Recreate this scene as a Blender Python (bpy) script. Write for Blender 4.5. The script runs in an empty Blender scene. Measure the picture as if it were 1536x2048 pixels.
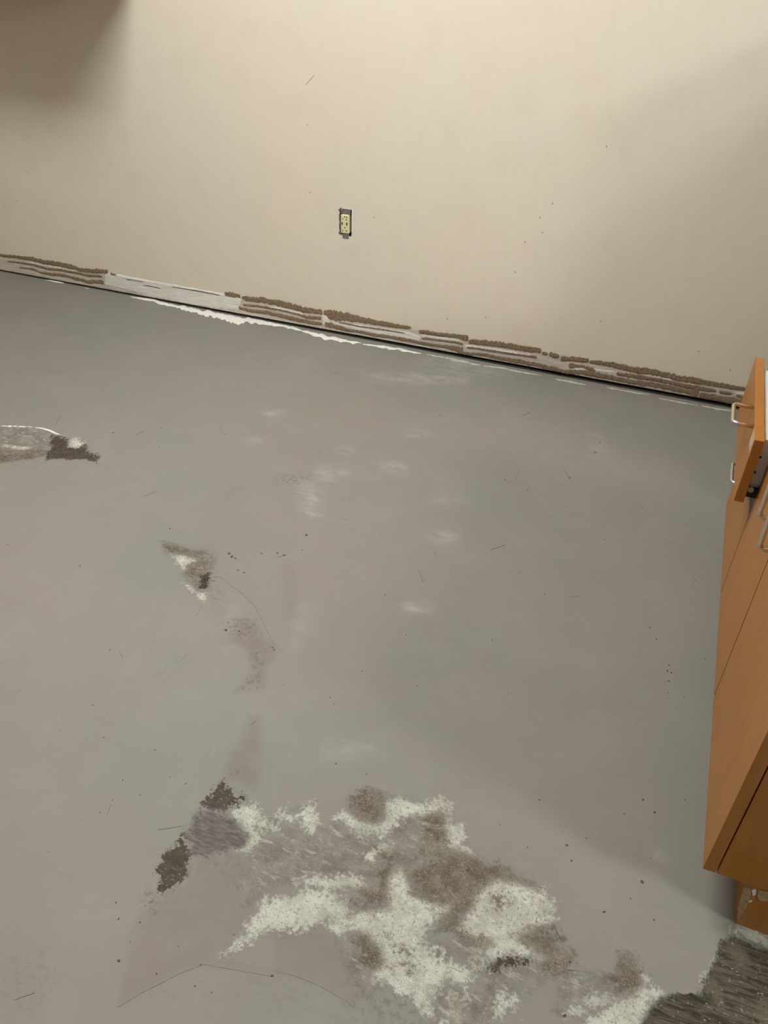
import bpy, math, random
import numpy as np
from mathutils import Matrix, Vector
random.seed(7); rng = np.random.default_rng(7)
S = bpy.context.scene
C = S.collection

# ------------------------------------------------------------------ camera
H = 1.3                                   # eye height in metres
FPX = 1600.0                              # focal length for a 1536 x 2048 frame
PITCH, ROLL, YAW = 0.618578, -0.038216, 0.347991
def cam_axes():
    f = np.array([-math.sin(YAW)*math.cos(PITCH), math.cos(YAW)*math.cos(PITCH), -math.sin(PITCH)])
    r = np.cross(f, [0, 0, 1]); r /= np.linalg.norm(r)
    d = np.cross(f, r)
    c, s = math.cos(ROLL), math.sin(ROLL)
    return c*r + s*d, -s*r + c*d, f
AX, AY, AZ = cam_axes()
cam = bpy.data.objects.new('camera', bpy.data.cameras.new('camera'))
C.objects.link(cam); S.camera = cam
cam.data.sensor_fit = 'VERTICAL'; cam.data.sensor_height = 24.0
cam.data.lens = FPX/2048*24.0; cam.data.clip_start = 0.02
m = Matrix.Identity(4)
for i in range(3):
    m[i][0] = AX[i]; m[i][1] = -AY[i]; m[i][2] = -AZ[i]
m[2][3] = H
cam.matrix_world = m

# ------------------------------------------------------------------ world, exposure
w = bpy.data.worlds.new('room_air'); S.world = w; w.use_nodes = True
w.node_tree.nodes['Background'].inputs[0].default_value = (0.9, 0.93, 1, 1)
w.node_tree.nodes['Background'].inputs[1].default_value = 0.0
S.view_settings.view_transform = 'Standard'; S.view_settings.look = 'None'
S.view_settings.exposure = 0.08; S.view_settings.gamma = 1.0
S.view_settings.use_curve_mapping = False
LIGHT_COL = (1.0, 0.995, 0.965)
# ceiling panels: x, y, half-length x, half-length y, strength, what it hangs over
PANELS = [(-1.10, 1.36, 0.60, 0.30, 32.0, 'over the bare wall with the outlet', 'wall'),
          (3.1, -0.02, 0.30, 0.30, 84.0, 'on the far side of the wooden cabinets', 'aisle'),
          (1.75, 1.60, 0.30, 0.30, 24.0, 'between the wooden cabinets and the corner', 'corner'),
          (-0.2, -3.4, 0.60, 0.30, 4.0, 'over the back half of the room', 'rear')]
CEIL = 2.7
WALL_Y = 2.150754*H

# ------------------------------------------------------------------ helpers
def ray(x, y):
    return ((x-768)/FPX)*AX + ((y-1024)/FPX)*AY + AZ
def F(x, y, z=0.0):                        # photo point -> floor
    d = ray(x, y); t = (z-H)/d[2]; return np.array([t*d[0], t*d[1]])
def W(x, y):                               # photo point -> back wall (x, z)
    d = ray(x, y); t = WALL_Y/d[1]; return np.array([t*d[0], H+t*d[2]])
Z4 = (0, 480, 2.954); Z5 = (420, 560, 2.844); Z6 = (900, 620, 2.415)
Z7 = (200, 1520, 2.56); Z8 = (650, 1540, 2.793); Z9 = (1100, 1700, 3.523)
ZL = (0, 820, 6.982); ZT = (300, 1050, 3.725); Z0 = (0, 0, 1.0)
def un(zr, p): return (zr[0]+p[0]/zr[2], zr[1]+p[1]/zr[2])
def FP(zr, pts): return np.array([F(*un(zr, p)) for p in pts])
def WP(zr, pts): return np.array([W(*un(zr, p)) for p in pts])

def hash2(ix, iy, seed):
    h = (ix.astype(np.int64)*374761393 + iy.astype(np.int64)*668265263 + seed*1442695041) & 0xFFFFFFFF
    h = ((h ^ (h >> 13))*1274126177) & 0xFFFFFFFF
    return ((h ^ (h >> 16)) & 0xFFFF)/65535.0
def vnoise(x, y, seed=0):
    ix = np.floor(x); iy = np.floor(y); fx = x-ix; fy = y-iy
    fx = fx*fx*(3-2*fx); fy = fy*fy*(3-2*fy)
    a = hash2(ix, iy, seed); b = hash2(ix+1, iy, seed); c = hash2(ix, iy+1, seed); d = hash2(ix+1, iy+1, seed)
    return (a*(1-fx)+b*fx)*(1-fy) + (c*(1-fx)+d*fx)*fy
def fbm(x, y, sc, seed=0, octv=4):
    s = np.zeros_like(x, dtype=float); a = .5
    for k in range(octv):
        s += a*vnoise(x*sc, y*sc, seed+k*17); sc *= 2.1; a *= .5
    return s-.47

def mesh_obj(name, verts, faces, mat=None, parent=None, smooth=False):
    me = bpy.data.meshes.new(name); me.from_pydata([tuple(v) for v in verts], [], [tuple(f) for f in faces]); me.update()
    if mat: me.materials.append(mat)
    if smooth: me.polygons.foreach_set('use_smooth', [True]*len(me.polygons))
    o = bpy.data.objects.new(name, me); C.objects.link(o)
    if parent: o.parent = parent
    return o
class MB:
    def __init__(s): s.v = []; s.f = []
    def box(s, a, b):
        x0, y0, z0 = a; x1, y1, z1 = b; n = len(s.v)
        s.v += [(x0,y0,z0),(x1,y0,z0),(x1,y1,z0),(x0,y1,z0),(x0,y0,z1),(x1,y0,z1),(x1,y1,z1),(x0,y1,z1)]
        s.f += [(n,n+3,n+2,n+1),(n+4,n+5,n+6,n+7),(n,n+1,n+5,n+4),(n+1,n+2,n+6,n+5),(n+2,n+3,n+7,n+6),(n+3,n,n+4,n+7)]
        return s
    def tube(s, pts, r, seg=10):
        pts = [Vector(p) for p in pts]; n0 = len(s.v); k = len(pts)
        up = Vector((0, 0, 1))
        for i, p in enumerate(pts):
            t = (pts[min(i+1, k-1)]-pts[max(i-1, 0)]).normalized()
            u = t.cross(up if abs(t.z) < .9 else Vector((0, 1, 0))).normalized(); vv = t.cross(u)
            for j in range(seg):
                a = 2*math.pi*j/seg; s.v.append(tuple(p + r*(math.cos(a)*u + math.sin(a)*vv)))
        for i in range(k-1):
            for j in range(seg):
                a = n0+i*seg+j; b = n0+i*seg+(j+1) % seg
                s.f.append((a, b, b+seg, a+seg))
        s.f.append(tuple(n0+j for j in range(seg))[::-1]); s.f.append(tuple(n0+(k-1)*seg+j for j in range(seg)))
        return s
    def build(s, name, mat, parent=None, bevel=0, smooth=False):
        o = mesh_obj(name, s.v, s.f, mat, parent, smooth)
        if bevel:
            b = o.modifiers.new('bevel', 'BEVEL'); b.width = bevel; b.segments = 2; b.limit_method = 'ANGLE'
        return o
def tag(o, label, cat, group=None):
    o['label'] = label; o['category'] = cat
    if group: o['group'] = group
    return o
def struct(o): o['kind'] = 'structure'; return o
def thing(name, label, cat, loc=(0, 0, 0), group=None):
    o = bpy.data.objects.new(name, None); C.objects.link(o); o.location = loc; o.empty_display_size = .1
    return tag(o, label, cat, group)

# ------------------------------------------------------------------ materials
class NT:
    def __init__(s, name):
        s.m = bpy.data.materials.new(name); s.m.use_nodes = True; s.t = s.m.node_tree; s.n = s.t.nodes
        s.b = s.n['Principled BSDF']
    def link(s, a, b): s.t.links.new(a, b)
    def put(s, inp, v):
        if isinstance(v, bpy.types.NodeSocket): s.link(v, inp)
        elif v is not None: inp.default_value = v
    def pos(s):
        return s.n.new('ShaderNodeNewGeometry').outputs['Position']
    def attr(s, a):
        q = s.n.new('ShaderNodeAttribute'); q.attribute_name = a; return q.outputs['Fac']
    def math(s, op, a, b=None, c=None, clamp=False):
        q = s.n.new('ShaderNodeMath'); q.operation = op; q.use_clamp = clamp
        s.put(q.inputs[0], a); s.put(q.inputs[1], b); s.put(q.inputs[2], c); return q.outputs[0]
    def mapping(s, v, loc=(0,0,0), rot=(0,0,0), sc=(1,1,1)):
        q = s.n.new('ShaderNodeMapping'); s.link(v, q.inputs[0]); q.inputs[1].default_value = loc; q.inputs[2].default_value = rot; q.inputs[3].default_value = sc
        return q.outputs[0]
    def noise(s, v, scale, detail=4, rough=.55, dist=0):
        q = s.n.new('ShaderNodeTexNoise'); s.link(v, q.inputs['Vector']); q.inputs['Scale'].default_value = scale
        q.inputs['Detail'].default_value = detail; q.inputs['Roughness'].default_value = rough; q.inputs['Distortion'].default_value = dist
        return q.outputs['Fac']
    def voro(s, v, scale):
        q = s.n.new('ShaderNodeTexVoronoi'); s.link(v, q.inputs['Vector']); q.inputs['Scale'].default_value = scale
        return q.outputs['Distance']
    def ramp(s, fac, a, b, lo=0., hi=1.):           # smooth remap a..b -> lo..hi
        q = s.n.new('ShaderNodeMapRange'); q.interpolation_type = 'SMOOTHSTEP'
        s.put(q.inputs[0], fac); s.put(q.inputs[1], a); s.put(q.inputs[2], b); s.put(q.inputs[3], lo); s.put(q.inputs[4], hi)
        return q.outputs[0]
    def mix(s, fac, a, b):
        q = s.n.new('ShaderNodeMix'); q.data_type = 'RGBA'
        s.put(q.inputs[0], fac)
        for i, v in ((6, a), (7, b)):
            if isinstance(v, bpy.types.NodeSocket): s.link(v, q.inputs[i])
            else: q.inputs[i].default_value = (*v, 1)
        return q.outputs[2]
    def out(s, col, rough=.6, metal=0., spec=.5, bump=None, bstr=.2, bdist=.002):
        if isinstance(col, bpy.types.NodeSocket): s.link(col, s.b.inputs['Base Color'])
        else: s.b.inputs['Base Color'].default_value = (*col, 1)
        s.put(s.b.inputs['Roughness'], rough); s.b.inputs['Metallic'].default_value = metal
        s.b.inputs['Specular IOR Level'].default_value = spec
        if bump is not None:
            q = s.n.new('ShaderNodeBump'); q.inputs['Strength'].default_value = bstr; q.inputs['Distance'].default_value = bdist
            s.link(bump, q.inputs['Height']); s.link(q.outputs[0], s.b.inputs['Normal'])
        return s.m
def rgb(h, f=1.):
    v = [int(h[i:i+2], 16)/255 for i in (0, 2, 4)]
    return tuple(f*(c/12.92 if c <= .04045 else ((c+.055)/1.055)**2.4) for c in v)
def simple(name, col, rough=.5, metal=0., vary=.12, sc=60, spec=.5, bstr=.1):
    n = NT(name); p = n.pos(); f = n.noise(p, sc, 5)
    c = n.mix(n.ramp(f, .3, .7), tuple(v*(1-vary) for v in col), tuple(min(1, v*(1+vary)) for v in col))
    return n.out(c, rough, metal, spec, f, bstr, .001)

def mat_wall():
    n = NT('wall_paint'); p = n.pos()
    big = n.noise(p, 1.6, 3, .5); mid = n.noise(p, 9, 4); fine = n.noise(p, 220, 3); roll = n.noise(n.mapping(p, sc=(30, 1, 5)), 3, 3)
    c = n.mix(n.ramp(big, .35, .65), rgb('ddd2c0'), rgb('dad4c2'))
    c = n.mix(n.ramp(mid, .45, .8, 0, .25), c, rgb('d2bfae'))
    c = n.mix(n.ramp(roll, .5, .8, 0, .12), c, rgb('c8bfa8'))
    return n.out(c, .62, 0, .35, fine, .12, .001)
def mat_wood(name, a, b, axis='z', rough=.38):
    n = NT(name); p = n.pos()
    sc = {'z': (14, 14, 1.2), 'y': (14, 1.2, 14), 'x': (1.2, 14, 14)}[axis]
    g = n.noise(n.mapping(p, sc=sc), 5, 6, .6, .8); f = n.noise(n.mapping(p, sc=tuple(5*v for v in sc)), 8, 3)
    blot = n.noise(p, 5, 3)
    c = n.mix(n.ramp(g, .3, .72), a, b)
    c = n.mix(n.ramp(f, .55, .8, 0, .25), c, tuple(v*.7 for v in a))
    c = n.mix(n.ramp(blot, .4, .75, 0, .35), c, tuple(v*1.12 for v in b))
    return n.out(c, rough, 0, .4, f, .04, .0005)

def mat_floor():
    n = NT('levelling_compound'); p = n.pos()
    nA = n.math('SUBTRACT', n.noise(p, 45, 9, .62), .5)
    nB = n.math('SUBTRACT', n.noise(p, 160, 5, .6), .5)
    nC = n.noise(p, 420, 4, .6)
    big = n.noise(p, 1.7, 4, .55); mid = n.noise(p, 7, 5, .6, .5); brush = n.noise(n.mapping(p, rot=(0, 0, .5), sc=(3, 22, 1)), 2.2, 4, .55)
    vor = n.voro(p, 330); vor2 = n.voro(p, 140)
    coat = n.mix(n.ramp(big, .35, .65), rgb('807f78', .97), rgb('87817a', .96))
    coat = n.mix(n.ramp(mid, .42, .75, 0, .3), coat, rgb('8f8e86', .92))
    coat = n.mix(n.ramp(brush, .5, .85, 0, .35), coat, rgb('79746d'))
    coat = n.mix(n.ramp(n.noise(p, 70, 4), .6, .8, 0, .18), coat, rgb('9a9990'))
    # soft stains of thinner compound
    st = n.math('MULTIPLY', n.attr('stain'), n.ramp(n.math('ADD', n.noise(p, 26, 6, .65), 0), .25, .6, .35, 1))
    c = n.mix(n.math('MULTIPLY', st, .85), coat, rgb('756c66'))
    gr = n.math('MULTIPLY', n.attr('grit'), n.ramp(n.noise(p, 90, 6, .7), .48, .6))
    c = n.mix(n.math('MULTIPLY', gr, .8), c, rgb('5f5850'))
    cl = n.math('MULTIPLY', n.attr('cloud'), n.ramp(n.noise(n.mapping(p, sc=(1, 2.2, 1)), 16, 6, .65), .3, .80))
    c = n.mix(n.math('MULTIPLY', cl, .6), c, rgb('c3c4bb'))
    def layer(at, ampA, ampB, wdt, off=0.):
        d = n.math('ADD', n.math('MULTIPLY_ADD', nA, ampA, n.attr(at)), n.math('MULTIPLY_ADD', nB, ampB, off))
        return n.ramp(d, -wdt, wdt)
    # olive-grey skim inside the worn patches
    nS = n.noise(n.mapping(p, rot=(0, 0, .35), sc=(1, 2.6, 1)), 34, 9, .7, .6)
    spk = n.ramp(n.noise(p, 520, 3, .6), .60, .70)
    spd = n.ramp(n.noise(n.mapping(p, loc=(3, 1, 0)), 430, 3, .6), .60, .69)
    g = layer('skim', .04, .02, .010)
    gcol = n.mix(n.ramp(n.noise(p, 22, 8, .80), .36, .64), rgb('736e64', .85), rgb('918f85', .85))
    gcol = n.mix(n.ramp(nS, .52, .66, 0, .75), gcol, rgb('b7b6ab', .85))
    gcol = n.mix(n.ramp(n.noise(p, 70, 7, .7), .56, .68, 0, .5), gcol, rgb('6d6457', .85))
    gcol = n.mix(n.math('MULTIPLY', spk, .5), gcol, rgb('cfcec4', .85))
    c = n.mix(n.math('MULTIPLY', g, .92), c, gcol)
    # chalky white plaster
    wm = layer('white', .055, .045, .008)
    wcol = n.mix(n.ramp(n.noise(p, 16, 8, .80), .36, .66), rgb('a9a89b'), rgb('cdcec3'))
    wcol = n.mix(n.ramp(nS, .50, .70, 0, .55), wcol, rgb('dedfd6'))
    wcol = n.mix(n.ramp(n.noise(p, 60, 8, .75), .53, .66, 0, .8), wcol, rgb('8d887b'))
    wcol = n.mix(n.ramp(n.noise(n.mapping(p, loc=(5, 9, 0)), 170, 4, .6), .58, .66, 0, .8), wcol, rgb('827c6f'))
    wcol = n.mix(n.math('MULTIPLY', spk, .7), wcol, rgb('eeeee8'))
    wcol = n.mix(n.math('MULTIPLY', spd, .75), wcol, rgb('7c7668'))
    c = n.mix(n.math('MULTIPLY', wm, .93), c, wcol)
    # bare brown-grey slab
    bm = layer('bare', .06, .06, .012)
    bcol = n.mix(n.ramp(n.noise(p, 28, 8, .7), .36, .64), rgb('675c4c', .80), rgb('8b8172', .80))
    bcol = n.mix(n.ramp(nS, .54, .68, 0, .75), bcol, rgb('a79f91', .80))
    bcol = n.mix(n.ramp(n.noise(p, 110, 6, .7), .55, .68, 0, .7), bcol, rgb('544a3c', .80))
    bcol = n.mix(n.ramp(n.noise(n.mapping(p, loc=(7, 2, 0)), 190, 4, .6), .56, .66, 0, .6), bcol, rgb('a8a194', .8))
    bcol = n.mix(n.math('MULTIPLY', spk, .9), bcol, rgb('cbc5b8', .80))
    bcol = n.mix(n.math('MULTIPLY', spd, .7), bcol, rgb('4a4134', .80))
    c = n.mix(n.math('MULTIPLY', bm, .9), c, bcol)
    # dark primer left bare
    dm = layer('dark', .045, .05, .004)
    dcol = n.mix(n.ramp(n.noise(p, 60, 5), .35, .65), rgb('4f443b', .55), rgb('61564c', .55))
    dcol = n.mix(n.ramp(n.noise(n.mapping(p, rot=(0, 0, .7), sc=(1, 2.2, 1)), 150, 4, .6), .60, .68, 0, .9), dcol, rgb('aaa59b', .55))
    c = n.mix(n.math('MULTIPLY', dm, .95), c, dcol)
    pm = layer('slate', .035, .04, .010)
    pcol = n.mix(n.ramp(n.noise(n.mapping(p, rot=(0, 0, .6), sc=(1, 5, 1)), 45, 7, .72), .38, .64), rgb('5a5453', .65), rgb('837c79', .65))
    pcol = n.mix(n.ramp(n.noise(p, 18, 4), .5, .7, 0, .4), pcol, rgb('746c74', .65))
    pcol = n.mix(n.math('MULTIPLY', spk, .6), pcol, rgb('b4b0ac', .65))
    c = n.mix(n.math('MULTIPLY', pm, .9), c, pcol)
    # ribbed old mortar beside the cabinet
    rm = layer('ribbed', .03, .03, .004)
    rot = n.mapping(p, rot=(0, 0, -RIB_ANG), sc=(1, 1, 1))
    rib = n.noise(n.mapping(rot, sc=(7, 62, 1)), 2.4, 6, .65, .9)
    ribc = n.noise(n.mapping(rot, loc=(3.1, 5.7, 0), sc=(7, 62, 1)), 2.4, 6, .65, .9)
    rcol = n.mix(n.ramp(ribc, .40, .62), rgb('4e483b', .6), rgb('857d6b', .6))
    rcol = n.mix(n.ramp(n.noise(p, 17, 6, .6), .52, .66, 0, .85), rcol, rgb('8a8470', .6))
    rcol = n.mix(n.ramp(n.noise(p, 150, 5, .65), .58, .68, 0, .7), rcol, rgb('413b2f', .6))
    rcol = n.mix(n.ramp(n.noise(p, 190, 4, .6), .62, .69, 0, .9), rcol, rgb('cfc9b8', .6))
    c = n.mix(n.math('MULTIPLY', rm, .97), c, rcol)
    patch = n.math('MAXIMUM', n.math('MAXIMUM', wm, bm), n.math('MAXIMUM', rm, n.math('MULTIPLY', g, .6)))
    rough = n.ramp(patch, 0, 1, .74, .9)
    hgt = n.math('ADD', n.math('MULTIPLY', nC, n.math('MULTIPLY_ADD', patch, 1.0, .10)), n.math('MULTIPLY', n.math('MULTIPLY', rib, rm), 3.0))
    hgt = n.math('ADD', hgt, n.math('MULTIPLY', nB, n.math('MULTIPLY_ADD', patch, 1.4, .08)))
    return n.out(c, rough, 0, .2, hgt, .8, .0025)

a0, a1 = FP(Z9, [(860, 1050), (1300, 1215)])
RIB_ANG = math.atan2(a1[1]-a0[1], a1[0]-a0[0])
M_WALL = mat_wall(); M_FLOOR = mat_floor()
M_CEIL = simple('ceiling_tile', rgb('dcd9d0'), .9, 0, .05, 40)
M_PLASTER = simple('white_spackle', rgb('dedcd4'), .8, 0, .08, 90, .3, .4)
M_STRIP = None
M_SMEARG = simple('thin_grey_spackle', rgb('b5b2a8'), .85, 0, .22, 60, .25, .4)
M_GLUE = simple('brown_glue', rgb('83705a'), .8, 0, .32, 130, .25, .6)
M_TRACK = simple('dark_track', rgb('33352f'), .45, 0, .3, 40)
M_GAP = simple('timber_sole_plate', rgb('6e5d48'), .8, 0, .2, 40)
M_WOODF = mat_wood('maple_laminate', rgb('9c6629'), rgb('a87236'), 'z')
M_WOODE = M_WOODS = M_WOODF                # same board on fronts, edges and sides
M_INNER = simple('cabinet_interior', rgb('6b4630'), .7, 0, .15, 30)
M_MELA = simple('white_melamine', rgb('eeeef0', 1.05), .4, 0, .01, 30, .5, 0.)
M_NICKEL = simple('satin_nickel', (.72, .68, .62), .28, 1., .06, 200)
M_STEEL = simple('zinc_steel', (.42, .41, .40), .4, 1., .3, 300)
M_IVORY = simple('ivory_plastic', rgb('dcd6ac'), .35, 0, .05, 200)
M_BOX = simple('steel_box', rgb('77767a'), .5, 0, .1, 200)
M_BLACK = simple('black_plastic_and_hole_dark', rgb('14120f'), .6, 0, .1, 200)  # black parts, and the painted dark of the outlet holes
M_CRUMB = simple('dark_grit', rgb('4a443d'), .8, 0, .3, 500)
M_SCUFF = simple('dark_scuff', rgb('5f5a53'), .8, 0, .3, 300)
M_RIDGE = simple('trowel_ridge_edge', rgb('76716a'), .9, 0, .35, 120)
M_NICK = simple('paint_nick', rgb('a2957f'), .7, 0, .2, 300)
M_TOP = simple('grey_laminate_top', rgb('8a8680'), .45, 0, .08, 200)

def mat_strip():
    n = NT('bare_drywall_strip'); p = n.pos()
    a = n.noise(n.mapping(p, sc=(6, 1, 70)), 2.5, 6, .6, .3); b = n.noise(p, 60, 6, .65)
    c = n.mix(n.ramp(a, .35, .65), rgb('bdb2a4'), rgb('cfc7bc'))
    c = n.mix(n.ramp(b, .5, .75, 0, .5), c, rgb('a8988a'))
    w2 = n.ramp(n.math('MULTIPLY_ADD', n.math('SUBTRACT', b, .5), .02, n.attr('white')), -.002, .003)
    c = n.mix(w2, c, n.mix(n.ramp(a, .4, .65), rgb('d5d2ca'), rgb('e6e3dc')))
    return n.out(c, .8, 0, .3, n.math('ADD', a, n.math('MULTIPLY', b, .6)), .5, .003)
M_STRIP = mat_strip()

# ------------------------------------------------------------------ signed distance to polygons
def sd_poly(px, py, poly):
    """positive inside"""
    n = len(poly); d2 = np.full(px.shape, 1e9); ins = np.zeros(px.shape, bool)
    for i in range(n):
        ax, ay = poly[i]; bx, by = poly[(i+1) % n]
        ex, ey = bx-ax, by-ay; wx, wy = px-ax, py-ay
        t = np.clip((wx*ex+wy*ey)/(ex*ex+ey*ey+1e-12), 0, 1)
        d2 = np.minimum(d2, (wx-t*ex)**2+(wy-t*ey)**2)
        if ey != 0:
            cond = (ay > py) != (by > py)
            ins ^= cond & (px < ex*(py-ay)/ey+ax)
    d = np.sqrt(d2); return np.where(ins, d, -d)
def add_layer(acc, X, Y, poly, pad=.12):
    lo = poly.min(0)-pad; hi = poly.max(0)+pad
    ix = np.where((X[0] >= lo[0]) & (X[0] <= hi[0]))[0]; iy = np.where((Y[:, 0] >= lo[1]) & (Y[:, 0] <= hi[1]))[0]
    if len(ix) == 0 or len(iy) == 0: return
    sl = np.s_[iy[0]:iy[-1]+1, ix[0]:ix[-1]+1]
    acc[sl] = np.maximum(acc[sl], sd_poly(X[sl], Y[sl], poly))

# ------------------------------------------------------------------ floor
RX0, RX1, RY0 = -3.45, 6.0, -6.0
def lines(segs):
    out = [segs[0][0]]
    for a, b, h in segs:
        k = max(1, int(round((b-a)/h))); out += list(a+(b-a)*(np.arange(1, k+1)/k))
    return np.array(out)
gx = lines([(RX0, -3.0, .2), (-3.0, -1.7, .010), (-1.7, -.80, .006), (-.80, .72, .0034), (.72, RX1, .15)])
gy = lines([(RY0, .15, .15), (.15, 1.10, .0034), (1.10, 1.70, .006), (1.70, WALL_Y+.05, .012)])
X, Y = np.meshgrid(gx, gy)
L = {k: np.full(X.shape, -.12) for k in ('white', 'bare', 'skim', 'dark', 'slate', 'ribbed')}
PATCH = {'big': [
   (Z7, [(520,245),(630,110),(735,180),(790,230),(830,310),(900,300),(950,250),(1110,220),(1110,350),(1170,350),(1220,290),(1300,210),(1300,150),(1380,150),(1536,190),(1600,330),(1700,360),(1770,420),(1820,500),(1900,560),(2050,650),(2180,760),(2240,840),(2230,960),(2150,1000),(2010,1100),(1980,1352),(1500,1352),(1400,1200),(1300,1000),(1180,880),(900,870),(700,980),(640,1000),(740,860),(720,640),(780,480),(640,470),(470,490),(440,600),(360,660),(280,680),(290,590),(340,460),(430,390),(440,340)]),
   (Z9, [(0,340),(50,340),(50,480),(40,520),(80,640),(60,690),(150,700),(150,780),(110,850),(220,850),(250,900),(450,900),(500,740),(550,740),(590,840),(690,870),(800,1010),(700,1110),(640,1240),(-500,1240),(-200,900)])],
 'corner': [(Z9, [(1260,570),(1320,530),(1440,560),(1600,620),(2100,820),(2250,1250),(1700,1600),(900,1480),(600,1350),(720,1090),(800,1040),(860,1030),(950,1020),(1050,1005),(1100,900),(1160,770),(1200,680)])],
 'torn': [(ZT, [(105,125),(165,140),(300,190),(430,205),(460,250),(460,330),(440,430),(415,510),(385,580),(370,510),(310,490),(270,440),(255,380),(200,300),(160,215),(120,180)])],
 'edge': [(ZL, [(-900,300),(-300,230),(0,230),(200,235),(400,240),(600,260),(700,290),(850,360),(960,390),(1090,410),(1170,450),(1220,550),(1370,640),(1360,750),(1290,730),(1180,690),(1000,690),(850,690),(720,690),(600,740),(480,810),(440,790),(560,720),(620,640),(440,680),(300,690),(0,740),(-500,740)])]}
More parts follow.
